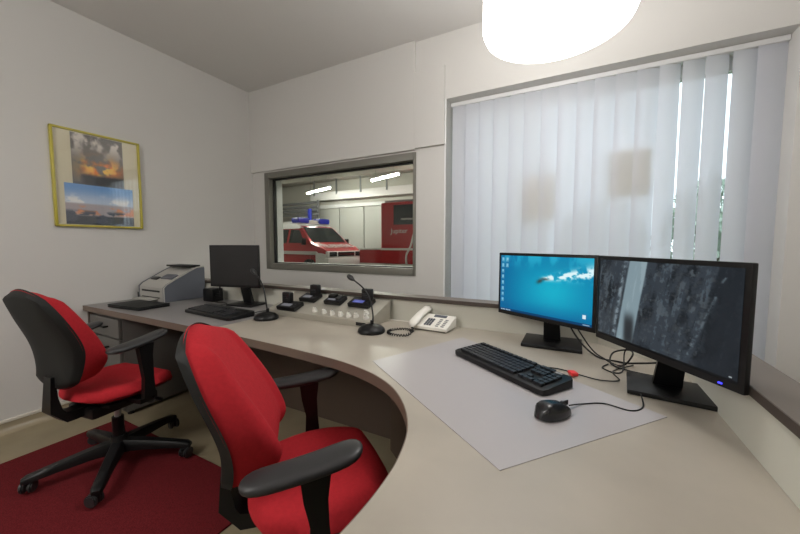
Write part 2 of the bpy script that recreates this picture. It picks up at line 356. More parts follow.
for s in (-1, 1):
    side_plate('side_window', [(-1.15, 1.22), (-1.62, 1.7), (-2.15, 1.74), (-2.15, 1.22)], 'vglass', s)
    side_plate('side_window', [(-2.3, 1.22), (-2.3, 1.74), (-3.4, 1.74), (-3.4, 1.22)], 'vglass', s)
    side_plate('side_window', [(-3.5, 1.22), (-3.5, 1.74), (-4.5, 1.7), (-4.6, 1.22)], 'vglass', s)
    side_plate('side_stripe', [(-.35, .80), (-.5, .92), (-4.82, .92), (-4.84, .80)], 'vwhite', s, .01)
    side_plate('front_wing', [(.0, .34), (-.03, .80), (-.32, .86), (-.5, .86), (-.5, .34)], 'vwhite', s, .012)
    mr = obj('wing_mirror', box(B(), (-1.05, s*1.05, 1.27), (.1, .16, .24), .03), 'plast', van)
    for x in (-.95, -3.95):
        w = obj('wheel', cyl(B(), (x, s*.84, .32), .32, .2, 24, 'y'), 'tyre', van); obj('wheel_rim', cyl(B(), (x, s*.945, .32), .2, .012, 16, 'y'), 'chrome', w)
bm = B()
def strip(bm, pts, m=None):
    a = [bm.verts.new(p) for p in pts]; bm.faces.new(a)
    e = bmesh.ops.extrude_face_region(bm, geom=list(bm.faces)); v = [g for g in e['geom'] if isinstance(g, bmesh.types.BMVert)]
    bmesh.ops.translate(bm, verts=v, vec=(.012, 0, .012)); return bm
obj('windscreen', strip(B(), [(-.86, -.78, 1.24), (-.86, .78, 1.24), (-1.1, .78, 1.452), (-1.53, .70, 1.81), (-1.53, -.70, 1.81), (-1.1, -.78, 1.452)]), 'vglass', van, 0)
obj('bumper', bx(-.2, .06, -.86, .86, .32, .70, .04), 'vwhite', van)
obj('front_panel', bx(-.12, .045, -.84, .84, .69, .93, .04), 'vwhite', van); gr = obj('grille', bx(-.06, .06, -.40, .40, .74, .9, .02), 'plast', van); obj('grille_bar', bx(.05, .07, -.38, .38, .81, .83), 'chrome', gr, 0)
for s in (-1, 1): obj('headlamp', bx(-.1, .065, s*.62-.17, s*.62+.17, .74, .91, .03), 'vglass', van)
text('lettering', 'FEUERWEHR', .25, 'vwhite', van, (-.42, 0, 1.108), (math.radians(19), 0, PI/2), .006).scale = (1, 2.0, 1)
lb = obj('light_bar', bx(-2.15, -1.8, -.72, .72, 1.97, 2.03, .02), 'vwhite', van)
for s in (-1, 1): obj('blue_beacon', bx(-2.2, -1.75, s*.5-.26, s*.5+.26, 1.99, 2.2, .05), 'vblue', lb)
obj('beacon_centre', bx(-2.1, -1.85, -.24, .24, 2.0, 2.12, .03), 'vwhite', lb)
obj('roof_box', bx(-4.2, -2.6, -.5, .5, 1.98, 2.06, .03), 'vwhite', van)

fe = thing('fire_engine', 'tall red fire engine with dark side window at right edge of inner window', 'truck', (-6.0, 10.0, 0))
obj('body', bx(0, 4.4, 0, 2.4, .5, 2.6, .05), 'vred', fe); obj('step', bx(-.98, .0, .1, 2.3, .4, .98, .03), 'vred', fe)
obj('side_stripe', bx(0, 4.4, -.015, .01, .97, 1.04), 'vwhite', fe, 0); obj('step_edge', bx(-.98, 0, .08, .12, .975, 1.03), 'vwhite', fe, 0)
sw = obj('side_window', bx(.5, 1.45, -.015, .03, 1.83, 2.5, .02), 'vglass', fe); obj('window_sill', bx(.8, 1.5, -.05, 0, 1.98, 2.05, .01), 'chrome', sw)
for x in (.9, 3.6):
    w = obj('wheel', cyl(B(), (x, .25, .45), .45, .3, 24, 'y'), 'tyre', fe); obj('wheel_rim', cyl(B(), (x, .095, .45), .28, .02, 16, 'y'), 'chrome', w)
obj('lower_stripe', bx(-.98, 4.4, .06, .1, .44, .5), 'vwhite', fe, 0)
obj('grab_rail', tube(B(), spline([(1.28, -.05, 1.5), (1.2, -.12, 1.1), (1.05, -.12, .8), (1.02, -.05, .5)]), .035, 8), 'vwhite', fe)
text('lettering', 'Jupiter', .24, 'vwhite', fe, (.72, -.012, 1.62), (PI/2, 0, 0), .004)
obj('roof_rail', bx(.1, 4.3, .1, .2, 2.6, 2.68), 'steel', fe, 0)

# ------------------------------------------------------------ pendant lamp over the desk, and an added fill lamp
def pendant(x, y, z, label, shade='shade'):
    t = thing('pendant_lamp', label, 'lamp', (x, y, z))
    obj('lamp_shade', lathe(B(), [(0, .004), (.2, .002), (.245, .004), (.267, .014), (.275, .034), (.275, .31), (.27, .322), (.25, .326), (0, .326)], 48), shade, t, 60)
    obj('cord', cyl(B(), (0, 0, (ZC-z+.32)/2), .004, ZC-z-.33, 8), 'white', t)
    obj('ceiling_rose', lathe(B(), [(.0, ZC-z-.04), (.03, ZC-z-.04), (.05, ZC-z-.02), (.05, ZC-z), (0, ZC-z)], 20), 'white', t)
pendant(-.096, 1.490, 2.015, 'glowing white drum pendant lamp hanging over the desk')
pendant(-1.5, -1.2, 2.03, 'unseen drum lamp added behind both red chairs to brighten the left wall', emit('added_fill_shade', (255, 252, 249), LAMP*1.7))  # added fill behind the camera, stronger than the desk lamp

# ------------------------------------------------------------ picture on the left wall
pf = thing('framed_picture', 'yellow framed picture with two fire brigade photos on the left wall', 'picture', (XL, 1.178, 1.64), PI/2)
pf.rotation_euler = (0, 0, -PI/2+PI)
# local x runs along the wall (world +y), local -y points into the room (world +x)
pw, ph_ = .515, .675
for a in ((-pw/2, -pw/2+.014, -ph_/2, ph_/2), (pw/2-.014, pw/2, -ph_/2, ph_/2), (-pw/2, pw/2, ph_/2-.014, ph_/2), (-pw/2, pw/2, -ph_/2, -ph_/2+.014)):
    obj('frame_bar', bx(a[0], a[1], -.028, 0, a[2], a[3], .003), 'yellow', pf)
obj('mount_board', bx(-pw/2+.012, pw/2-.012, -.012, -.002, -ph_/2+.012, ph_/2-.012), 'matb', pf, 0)
H_, W_ = 72, 72
yy_, xx_ = np.mgrid[0:H_, 0:W_]/np.array([H_, W_]).reshape(2, 1, 1)
n1 = fbm(H_, W_, 5, 5, 4, 1); n2 = fbm(H_, W_, 4, 6, 4, 2)
im = np.ones((H_, W_, 3))*np.array([104, 98, 92])/255
im = mixc(im, (226, 218, 208), sm(n1, .38, .62)*sm(-yy_, -.6, -.1))
fire = np.exp(-(((xx_-.55)/.42)**2+((yy_-.62)/.2)**2)*1.3)
im = mixc(im, (236, 128, 36), np.clip(fire*1.7*sm(n2, .3, .6), 0, 1)); im = mixc(im, (255, 206, 90), np.clip(fire*1.3*sm(n1, .48, .62), 0, 1))
im = mixc(im, (34, 32, 34), sm(yy_, .74, .82)*sm(xx_, .1, .2)); im = mixc(im, (60, 60, 66), sm(yy_, .9, .97))
mp = printed('photo_print', .35)
picture('photo_print', .30, .36, im, mp, pf, (-.003, -.0135, .138), (0, 0, 0), 'photograph of a fire with smoke')
im = np.ones((H_, W_, 3))*np.array([104, 156, 214])/255
im = mixc(im, (210, 218, 228), sm(yy_, .05, .42)*.8); im = mixc(im, (240, 240, 240), sm(n1, .5, .62)*np.exp(-((yy_-.4)/.12)**2))
im = mixc(im, (176, 166, 170), sm(yy_, .44, .5)); im = mixc(im, (224, 150, 110), sm(n2, .44, .56)*sm(yy_, .5, .56)*sm(-yy_, -.78, -.7))
im = mixc(im, (44, 50, 62), sm(yy_, .74, .8)); im = mixc(im, (70, 76, 92), sm(n1, .5, .6)*sm(yy_, .6, .7))
picture('photo_print', .40, .285, im, mp, pf, (.0, -.0145, -.178), (0, 0, 0), 'photograph of a harbour town under a blue sky')
obj('glazing', bx(-pw/2+.012, pw/2-.012, -.022, -.019, -ph_/2+.012, ph_/2-.012), 'pglass', pf, 0)

# ------------------------------------------------------------ carpet
tag(obj('red_carpet', bx(-2.68, -1.245, -.9, 1.045, 0, .009, .003), 'carpet', smooth=0), 'dark red rectangular carpet on the beige floor under the left chair', 'carpet')

# ------------------------------------------------------------ desk
DZ = .74
desk = thing('control_desk', 'long beige curved control desk with grey upstand and brown ledge', 'desk')
front = [(-3.125, 1.038), (-2.6, 1.038), (-2.0, 1.036), (-1.5, 1.028), (-1.2, 1.018), (-1.0, 1.006), (-.78, .985), (-.62, .945), (-.50, .885), (-.41, .80), (-.345, .70), (-.312, .60), (-.299, .5), (-.302, .38), (-.325, .2), (-.365, 0), (-.42, -.25), (-.46, -.6)]
fs = [(p.x, p.y) for p in spline([(x, y, 0) for x, y in front], 6)]
PY, PX = 1.69, .345
poly = fs+[(PX, -.6), (PX, 1.45), (.105, PY), (-3.125, PY)]
poly = [p for p in fs if p[0] > -1.67]+poly[len(fs):-1]+[(-1.67, PY), (-1.67, 1.0315)]
obj('desktop', prism(B(), poly, DZ-.036, DZ, .0015), 'desk', desk, 20)
pol2 = [p for p in fs if p[0] < -1.6715]+[(-1.6715, 1.0315), (-1.6715, PY), (-3.125, PY)]
obj('desktop', prism(B(), pol2, DZ-.036, DZ, .0015), 'desk2', desk, 20, label='grey left part of the desk top')
bm = B(); inn = []
for i, (x, y) in enumerate(fs):
    a = Vector(fs[max(0, i-1)]); b = Vector(fs[min(len(fs)-1, i+1)]); t = (b-a).normalized(); inn.append((x+t.y*.0025, y-t.x*.0025))
loft(bm, [[(fs[i][0]-(inn[i][0]-fs[i][0])*.2, fs[i][1]-(inn[i][1]-fs[i][1])*.2, DZ-.038), (inn[i][0], inn[i][1], DZ-.038), (inn[i][0], inn[i][1], DZ-.001), (fs[i][0]-(inn[i][0]-fs[i][0])*.2, fs[i][1]-(inn[i][1]-fs[i][1])*.2, DZ-.001)] for i in range(len(fs))])
obj('edge_band', bm, 'edge', desk, 40, label='brown edge band')
def wallstrip(path, th, z0, z1):
    out = [Vector(p) for p in path]; off = []
    for i, p in enumerate(out):
        a = (out[i]-out[i-1]).normalized() if i else (out[1]-out[0]).normalized(); b = (out[i+1]-out[i]).normalized() if i < len(out)-1 else a
        n1, n2 = Vector((-a.y, a.x)), Vector((-b.y, b.x)); n = (n1+n2).normalized(); off.append(p+n*th/max(.3, n.dot(n1)))
    return prism(B(), [tuple(p) for p in out]+[tuple(p) for p in off[::-1]], z0, z1)
path = [(-3.125, PY), (.105, PY), (PX, 1.45), (PX, -.6)]
obj('upstand', wallstrip(path, .022, DZ-.04, .862), 'panel', desk, 0)
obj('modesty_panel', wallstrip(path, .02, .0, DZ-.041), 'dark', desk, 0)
obj('ledge', wallstrip([(-3.125, PY-.016), (.098, PY-.016), (PX-.006, 1.443), (PX-.006, -.6)], .098, .862, .882), 'ledge', desk, 0, label='brown ledge')
obj('ledge_edge', wallstrip([(-3.125, PY-.0185), (.097, PY-.0185), (PX-.0085, 1.442), (PX-.0085, -.6)], .0025, .861, .8815), 'ledgee', desk, 0, label='dark edge band of the ledge')
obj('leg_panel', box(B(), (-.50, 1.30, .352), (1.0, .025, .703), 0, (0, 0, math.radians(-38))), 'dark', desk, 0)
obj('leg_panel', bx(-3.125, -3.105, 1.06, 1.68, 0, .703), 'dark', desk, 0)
pd = thing('drawer_pedestal', 'grey drawer pedestal under the left end of the desk', 'cabinet', (-2.885, 1.06, 0))
obj('carcass', bx(-.21, .21, .022, .56, .03, .692, .003), 'ped', pd)
for z0, z1 in ((.545, .675), (.30, .535), (.05, .29)):
    d = obj('drawer', bx(-.207, .207, 0, .02, z0, z1, .004), 'ped', pd)
    zc = z1-.06
    obj('handle', tube(B(), [(-.06, .002, zc), (-.06, -.024, zc), (.06, -.024, zc), (.06, .002, zc)], .006, 8), 'plast', d)
for sx in (-.17, .17):
    for y in (.06, .52): obj('foot', cyl(B(), (sx, y, .015), .02, .03, 12), 'plast', pd)

# desk pads
pad = [(-.572, 1.326-.012), (-.485, 1.478), (.215, 1.055), (-.115, .637)]
pad = [(-.66, 1.035), (-.455, 1.50), (.222, 1.04), (-.115, .637)]
tag(obj('desk_pad', prism(B(), pad, DZ, DZ+.0015), 'pad', smooth=0), 'lilac grey desk pad under the black keyboard and mouse', 'desk pad')

# ------------------------------------------------------------ office chairs
def pillow(front, back, n=22, m=22):
    """closed cushion from two maps of the unit square (rounded) that meet along the border"""
    bm = B(); g = {}
    for s, fn in ((0, front), (1, back)):
        for i in range(n+1):
            for j in range(m+1):
                u, v = -1+2*i/n, -1+2*j/m
                edge = i in (0, n) or j in (0, m)
                if s and edge: g[s, i, j] = g[0, i, j]; continue
                g[s, i, j] = bm.verts.new(fn(u, v))
    for s in (0, 1):
        for i in range(n):
            for j in range(m):
                q = [g[s, i, j], g[s, i+1, j], g[s, i+1, j+1], g[s, i, j+1]]
                bm.faces.new(q if s == 0 else q[::-1])
    return bm
def sq(u, v, c=.5): return u*math.sqrt(1-c*v*v), v*math.sqrt(1-c*u*u)
def interp(tab, z):
    z = max(tab[0][0], min(tab[-1][0], z)); n = len(tab)
    k = next((i for i in range(n-1) if z <= tab[i+1][0]), n-2)
    sl = lambda i: (tab[min(n-1, i+1)][1]-tab[max(0, i-1)][1])/(tab[min(n-1, i+1)][0]-tab[max(0, i-1)][0])
    (a, va), (b, vb) = tab[k], tab[k+1]; h = b-a; t = (z-a)/h
    return (2*t**3-3*t*t+1)*va+(t**3-2*t*t+t)*h*sl(k)+(3*t*t-2*t**3)*vb+(t**3-t*t)*h*sl(k+1)
def sms(x, a, b): t = max(0, min(1, (x-a)/(b-a))); return t*t*(3-2*t)
def office_chair(label, loc, rz, base_deg, seat=.475, back_top=.98, base_off=(0, 0), seat_w=.235, arm=.226):
    t = thing('office_chair', label, 'chair', loc, rz, None)
    # --- base
    bo = Vector((base_off[0], base_off[1], 0))
    obj('base_hub', lathe(B(), [(0, .07), (.045, .07), (.05, .09), (.042, .125), (.034, .16), (0, .16)], 24, bo), 'plast', t)
    for k in range(5):
        a = math.radians(base_deg+72*k); d = Vector((math.cos(a), math.sin(a), 0)); w = Vector((-d.y, d.x, 0)); rings = []
        for r, z, hwid, hh in ((.03, .105, .03, .03), (.12, .102, .027, .024), (.24, .090, .024, .018), (.335, .078, .022, .014), (.352, .074, .015, .009)):
            p = bo+d*r+Vector((0, 0, z)); rings.append([p+w*(hwid*x)+Vector((0, 0, hh*y)) for x, y in ((-1, -1), (1, -1), (1, .4), (.7, 1), (-.7, 1), (-1, .4))])
        obj('base_arm', loft(B(), rings), 'plast', t, 50)
        ca = a+1.1; c = bo+d*.336; ax = Vector((-math.sin(ca), math.cos(ca), 0)); tr = Vector((math.cos(ca), math.sin(ca), 0))*-.012
        h = B(); cyl(h, (c.x, c.y, .058), .009, .03, 10)
        box(h, (c.x+tr.x, c.y+tr.y, .042), (.05, .012, .036), .005, (0, 0, ca)); cs = obj('caster', h, 'plast', t)
        for s in (-1, 1):
            q = c+tr+ax*s*.016; wb = B(); cyl(wb, (0, 0, 0), .0285, .018, 20, 'y'); bmesh.ops.bevel(wb, geom=[e for e in wb.edges if abs((e.verts[0].co-e.verts[1].co).y) < 1e-5], offset=.005, segments=2, affect='EDGES')
            wl = obj('caster_wheel', wb, 'rub', cs); wl.location = (q.x, q.y, .0375 if loc[2] == 0 else .0375); wl.rotation_euler = (0, 0, ca)
    obj('gas_column', cyl(B(), (bo.x, bo.y, .20), .026, .12, 20), 'plast', t)
    obj('gas_piston', cyl(B(), (bo.x, bo.y, .31), .014, .16, 16), mat('piston_steel', (206, 206, 208), .35, .3), t, label='chrome piston')
    # --- mechanism
    bm = B(); box(bm, (0, -.02, seat-.115), (.19, .30, .055), .012); box(bm, (0, -.02, seat-.085), (.30, .22, .02), .006)
    box(bm, (.13, .04, seat-.105), (.07, .10, .04), .01); mech = obj('seat_mechanism', bm, 'plast', t)
    for s in (-1, 1): obj('lever', tube(B(), [(s*.09, .05, seat-.11), (s*.20, .06, seat-.115), (s*.235, .06, seat-.115)], .008, 8), 'plast', mech)
    obj('adjustment_knob', cyl(B(), (.185, .03, seat-.10), .024, .03, 16, 'x'), 'rub', mech)
    # --- seat
    def top(u, v):
        x, y = sq(u, v, .42); e = max(abs(u), abs(v)); edge = (1-e**7)**.5 if e < 1 else 0
        z = seat-.035+.045*edge-.012*math.exp(-((x/.6)**2+((y+.25)/.5)**2))-.035*sms(y, .6, 1.0)+.008*sms(abs(x), .55, .9)
        wd = seat_w*(.93+.07*sms(y, -1, .2)); return (x*wd, y*.215+.0, z)
    def bot(u, v):
        x, y = sq(u, v, .42); e = max(abs(u), abs(v)); edge = (1-e**7)**.5
        wd = seat_w*(.93+.07*sms(y, -1, .2)); return (x*wd, y*.215+.0, seat-.036-.02*edge-.035*sms(y, .6, 1.0))
    obj('seat_cushion', pillow(top, bot), 'red', t, 70, label='red upholstered seat')
    def top2(u, v): x, y, z = bot(u, v); return (x*.985, y*.985, z-.001)
    def bot2(u, v): x, y, z = bot(u, v); e = max(abs(u), abs(v)); return (x*.93, y*.93, z-.022*(1-e**6)-.001)
    obj('seat_shell', pillow(top2, bot2, 14, 14), 'plast', t, 60)
    # --- back
    z0, z1 = seat+.035, back_top; zc, hz = (z0+z1)/2, (z1-z0)/2
    pr = [(0, -.225), (.12, -.168), (.24, -.140), (.42, -.165), (.7, -.235), (1, -.316)]
    prs = [(0, -.262), (.2, -.243), (.42, -.248), (.7, -.298), (1, -.362)]
    pwid = [(0, .166), (.2, .170), (.45, .188), (.75, .182), (1, .148)]
    def P(u, v):
        x, w = sq(u, v, .33); q = (w+1)/2; z = zc+w*hz; return x*interp(pwid, q), interp(pr, q), z, x, q
    def fr(u, v):
        x, y, z, xx, q = P(u, v); e = max(abs(u), abs(v)); edge = (1-e**11)**.45 if e < 1 else 0
        d = .013*sms(abs(xx), .56, .70)-.016*sms(abs(xx), .84, 1)+.006*math.exp(-((abs(xx)-.74)/.14)**2)*math.exp(-((q-.2)/.16)**2)
        ys = interp(prs, q)+.012
        return (x, ys+(y+.014+d-ys)*edge, z)
    def bk(u, v):
        x, y, z, xx, q = P(u, v); e = max(abs(u), abs(v)); return (x, interp(prs, q)+.012-.010*(1-e**6), z)
    obj('backrest_cushion', pillow(fr, bk, 30, 30), 'red', t, 70, label='red upholstered backrest')
    def sf(u, v):
        x, y, z, xx, q = P(u, v); e = max(abs(u), abs(v)); return (x*1.02, interp(prs, q)-.001-.003*(1-e**6)+(.02 if e > .99 else 0), z+(z-zc)*.015)
    def sb(u, v):
        x, y, z, xx, q = P(u, v); e = max(abs(u), abs(v)); return (x*1.02, interp(prs, q)-.003-.02*(1-e**4), z+(z-zc)*.015)
    obj('backrest_shell', pillow(sf, sb, 24, 24), 'shell', t, 60)
    bm = B(); zb = seat-.10
    rings = []
    for y, z, w_, h_ in ((-.10, zb, .035, .02), (-.20, zb-.005, .036, .022), (-.235, zb-.0, .036, .025), (-.268, zb+.04, .034, .022), (-.272, zb+.10, .03, .014), (-.270, zb+.20, .026, .008)):
        k = 1 if y > -.24 else 0
        rings.append([(sx*w_, y+(0 if k else sy*h_), z+(sy*h_ if k else -sy*0)) for sx, sy in ((-1, -1), (1, -1), (1, 1), (-1, 1))])
    obj('back_bracket', loft(bm, rings), 'plast', t, 50)
    # --- arms
    for s in (-1, 1):
        rings = []
        for x, y, z, wy, wx in ((.13, -.02, seat-.085, .03, .010), (.245, -.02, seat-.08, .03, .012), (.262, -.02, seat-.06, .028, .013), (.266, -.022, seat+.04, .022, .013), (.266, -.03, seat+arm-.076, .028, .014), (.266, -.03, seat+arm-.014, .035, .016)):
            rings.append([(s*x+(0 if z < seat-.07 else s*wx*a), y+wy*b, z+(wx*a if z < seat-.07 else 0)) for a, b in ((-1, -1), (1, -1), (1, 1), (-1, 1))])
        obj('armrest_post', loft(B(), rings), 'plast', t, 40)
        rings = []
        for k in range(17):
            q = -math.cos(PI*k/16); hw_ = .046*(1-abs(q)**7)**.5 if abs(q) < 1 else .004
            hw_ = max(hw_, .006)*(1-.12*(1-q)/2); y = -.055+q*.138; z = seat+arm+.008*q*q+.018*q; h = .017*(max(0, 1-abs(q)**6)**.5*.85+.15)
            rings.append([(s*.266-s*.006*q+hw_*math.cos(2*PI*i/16), y, z+h*math.copysign(abs(math.sin(2*PI*i/16))**.7, math.sin(2*PI*i/16))) for i in range(16)])
        obj('armrest', loft(B(), rings), 'rub', t, 60)
    return t
office_chair('red office chair at the left end of the desk, seen from behind', (-2.129, .829, .009), math.radians(8.4), -108-8.4,   .47, .978, (.004, -.014))
office_chair('red office chair in front, pushed under the curved edge of the desk', (-.687, .778, 0), math.radians(-45.5), 20, .48, .955, arm=.180)

# ------------------------------------------------------------ monitors
def monitor(label, x, y, zbot, rz, w, h, base_xy, base_rz, img=None, bw=.24, bd=.2, bez=.012, chin=.018, led=False):
    t = thing('monitor', label, 'monitor', (base_xy[0], base_xy[1], DZ), base_rz)
    inv = Matrix.Rotation(-base_rz, 4, 'Z') @ Matrix.Translation((x-base_xy[0], y-base_xy[1], 0))
    loc = inv.translation; r = rz-base_rz
    def put(o): o.location = (loc.x, loc.y, zbot-DZ+h/2); o.rotation_euler = (0, 0, r); return o
    bm = B(); box(bm, (0, .007, 0), (w, .014, h), .003); box(bm, (0, .022, -.01), (w*.8, .03, h*.72), .01); box(bm, (0, .045, -.01), (w*.3, .03, h*.35), .008)
    c = put(obj('casing', bm, 'plast', t))
    sw_, sh = w-2*bez, h-bez-chin
    if img is None: obj('screen', bx(-sw_/2, sw_/2, -.001, .002, -h/2+chin, h/2-bez), mat('blank_screen', (22, 22, 24), .35), c, 0)
    else: picture('screen', sw_, sh, img, printed('screen_glow', .3, .78), c, (0, -.0012, (chin-bez)/2), (0, 0, 0))
    if led: obj('power_light', bx(w/2-.05, w/2-.042, -.002, .001, -h/2+.007, -h/2+.010), 'led', c, 0)
    # stand
    pts = [(loc.x-math.sin(r)*.06*0-0, loc.y)]
    bk = Vector((loc.x, loc.y, 0))+Matrix.Rotation(r, 3, 'Z') @ Vector((0, .075, 0))
    bm = B(); nk = Vector((0, .03, 0))
    hh = zbot-DZ+h*.45
    rings = [[(nk.x+(bk.x-nk.x)*f+wd*a, nk.y+(bk.y-nk.y)*f+.016*b, z) for a, b in ((-1, -1), (1, -1), (1, 1), (-1, 1))] for f, z, wd in ((0, .008, .036), (.15, .03, .034), (.7, hh*.6, .03), (1, hh, .03))]
    obj('stand_neck', loft(bm, rings), 'plast', t)
    box_ = box(B(), (0, 0, .007), (bw, bd, .014), .004); obj('stand_base', box_, 'plast', t)
    return t
H_, W_ = 150, 266
yy_, xx_ = np.mgrid[0:H_, 0:W_]/np.array([H_, W_]).reshape(2, 1, 1)
n1 = fbm(H_, W_, 6, 4, 5, 11); n2 = fbm(H_, W_, 12, 3, 4, 12); n3 = fbm(H_, W_, 22, 14, 3, 13)
im = np.ones((H_, W_, 3))*np.array([0, 128, 172])/255
im = mixc(im, (0, 96, 150), sm(-xx_, -.35, 0)*.7); im = mixc(im, (16, 178, 206), np.exp(-((xx_-.62)/.3)**2-((yy_-.55)/.35)**2)*.9)
im = mixc(im, (60, 196, 222), sm(-yy_, -.28, 0)*sm(n2, .35, .65)*.55); im = mixc(im, (0, 84, 140), sm(yy_, .72, 1)*.5)
sp = (yy_-.36)+(xx_-.5)*.30; wake = np.exp(-(sp/(.035+.13*np.clip(xx_-.5, 0, 1)))**2)*sm(xx_, .46, .56)
im = mixc(im, (222, 246, 250), np.clip(wake*sm(n3, .3, .6)*1.25, 0, 1))
im = mixc(im, (56, 72, 74), np.exp(-((xx_-.485)/.035)**2-((yy_-.40-(.485-xx_)*.6)/.035)**2)); im = mixc(im, (40, 60, 66), np.exp(-((xx_-.54)/.04)**2-((yy_-.36)/.02)**2)*.8)
for k in range(8):
    for cx in ((.03,) if k > 1 else (.03, .085)):
        m_ = (abs(xx_-cx) < .013)*(abs(yy_-(.06+.105*k)) < .022); im = mixc(im, (150, 206, 226), m_*.85)
        m_ = (abs(xx_-cx) < .018)*(abs(yy_-(.095+.105*k)) < .008); im = mixc(im, (200, 226, 236), m_*.5)
im = mixc(im, (0, 60, 104), (yy_ > .955)*1.0)
for k in range(6): im = mixc(im, (220, 236, 244), (abs(xx_-.02-.022*k) < .007)*(abs(yy_-.978) < .01)*.8)
im = mixc(im, (235, 244, 248), (abs(xx_-.93) < .014)*(abs(yy_-.86) < .03)*.9); im = mixc(im, (210, 226, 236), (abs(xx_-.95) < .03)*(abs(yy_-.978) < .008)*.7)
swim = im
im = np.ones((H_, W_, 3))*np.array([58, 66, 74])/255
def slant(a, k): return np.stack([np.roll(a[i], -int(k*i)) for i in range(H_)])
strat = slant(fbm(H_, W_, 40, 3, 4, 21), .18); rough_ = slant(fbm(H_, W_, 44, 30, 3, 22)*.6+fbm(H_, W_, 9, 7, 3, 25)*.4, .18); vein = slant(fbm(H_, W_, 20, 4, 4, 23), .2)
im = mixc(im, (24, 29, 34), sm(rough_*.5+vein*.5, .44, .64)*.9); im = mixc(im, (104, 118, 128), sm(strat*.5+rough_*.5, .52, .64)*.6)
im = mixc(im, (84, 90, 94), sm(rough_, .52, .62)*.5)
xl = .30-.14*(yy_-.0); left_ = np.exp(-((xx_-(.245-.09*yy_))/.018)**2); im = mixc(im, (150, 166, 174), left_*sm(rough_, .3, .6)*.8)
band = sm(xx_, .275-.10*yy_, .295-.10*yy_)*sm(-xx_, -(.44-.10*yy_), -(.425-.10*yy_))
im = mixc(im, (140, 160, 168), band*.95); im = mixc(im, (160, 176, 182), band*sm(strat, .55, .7)*.5)
bould = np.exp(-(((xx_-.30)/.045)**4+((yy_-.84)/.2)**4)); im = mixc(im, (44, 48, 52), bould*.95)
im = mixc(im, (30, 36, 42), sm(xx_, .84-.1*yy_, .9-.1*yy_)*.75)
im = mixc(im, (120, 134, 142), np.exp(-((xx_-(.93-.22*yy_))/.01)**2)*sm(rough_, .4, .6)*.6)
im = mixc(im, (14, 16, 18), (yy_ > .972)*1.0); im = mixc(im, (190, 196, 200), (abs(xx_-.965) < .008)*(abs(yy_-.95) < .01)*.8)
rock = np.clip(im, 0, 1)**1.1
monitor('left desk monitor showing a swimmer in turquoise water', -.12, 1.497, .855, math.radians(-30), .45, .285, (-.077, 1.585), 0, swim, .235, .19)
monitor('right desk monitor showing dark grey rocks around a pale waterfall', .1955, 1.108, .866, math.radians(-56.3), .446, .276, (.258, 1.228), math.radians(-6), rock, .2, .17, led=True)
monitor('blank dark monitor on the left part of the desk by the inner window', -2.095, 1.505, .878, math.radians(13), .405, .295, (-2.09, 1.595), math.radians(10), None, .22, .16)

# ------------------------------------------------------------ keyboards, mouse
def keyboard(label, x, y, rz, L=.44, D=.15, z=DZ+.0015, tab=True):
    t = thing('keyboard', label, 'keyboard', (x, y, z), rz)
    bm = prism(B(), [(-L/2+.02, -D/2), (L/2-.02, -D/2), (L/2-.005, -D/2+.006), (L/2, -D/2+.02), (L/2-.002, D/2-.012), (L/2-.014, D/2), (-L/2+.014, D/2), (-L/2+.002, D/2-.012), (-L/2, -D/2+.02), (-L/2+.005, -D/2+.006)], .002, .018, .003)
    for v in bm.verts: v.co.z += (v.co.y+D/2)*.08 if v.co.z > .01 else 0
    obj('key_tray', bm, 'plast', t)
    bm = B(); zt = lambda y: .018+(y+D/2)*.08
    def key(kx, ky, w, h=.0155):
        box(bm, (kx, ky, zt(ky)+.004), (w, h, .008), 0)
        vs = bm.verts[-8:] if hasattr(bm.verts, '__getitem__') else []
    bm.verts.ensure_lookup_table()
    x0 = -L/2+.02; p = .0188
    for r in range(6):
        ky = -D/2+.027+r*.0188+(.006 if r == 5 else 0)
        if r == 0:
            xx = x0
            for w in (1.25, 1.25, 1.25, 6.0, 1.25, 1.25, 1.25, 1.3): key(xx+w*p/2, ky, w*p-.003); xx += w*p
        else:
            for k in range(15 if r < 5 else 13): key(x0+(k+.5)*p*(1 if r < 5 else 1.12), ky, p-.003)
        for k in range(3):
            if r in (0, 4, 5, 3) or (r == 1 and k == 1): key(x0+15.6*p+(k+.5)*p*.95, ky, p*.95-.003)
        if r < 5:
            for k in range(4):
                kx = x0+18.7*p+(k+.5)*p*.9
                if kx < L/2-.012: key(kx, ky, p*.9-.003)
    obj('keys', bm, 'key', t, 0, kind='stuff')
    if tab: obj('badge', box(B(), (L/2-.055, D/2-.016, .0315), (.04, .008, .001), 0, (.08, 0, 0)), 'icon', t, 0)
    for s in (-1, 1): obj('tilt_foot', bx(s*(L/2-.05)-.015, s*(L/2-.05)+.015, D/2-.03, D/2-.015, 0, .004), 'plast', t, 0)
    return t
keyboard('black keyboard on the lilac desk pad before the bright monitors', -.2, 1.188, math.radians(-35), .425, .146)
keyboard('black keyboard on the grey left part of the desk below the blank monitor', -1.97, 1.30, math.radians(-4), .50, .175, z=DZ+.0005, tab=False)
mo = thing('computer_mouse', 'black computer mouse on the desk pad right of the keyboard', 'mouse', (-.035, .912, DZ+.0015), math.radians(-40))
def mtop(u, v):
    x, y = sq(u, v, .5); e = max(abs(u), abs(v)); k = (1-e**2.6)**.5 if e < 1 else 0
    return (x*(.031-.004*y), y*.055, .004+(.034-.010*y-.006*y*y)*k)
obj('mouse_shell', pillow(mtop, lambda u, v: (*mtop(u, v)[:2], .001), 16, 18), mat('mouse_gloss', (30, 31, 33), .25), mo, 70)
obj('scroll_wheel', cyl(B(), (0, .03, .024), .009, .006, 16, 'x'), 'rub', mo)
obj('button_seam', bx(-.0008, .0008, .018, .05, .02, .0325), 'gasket', mo, 0)

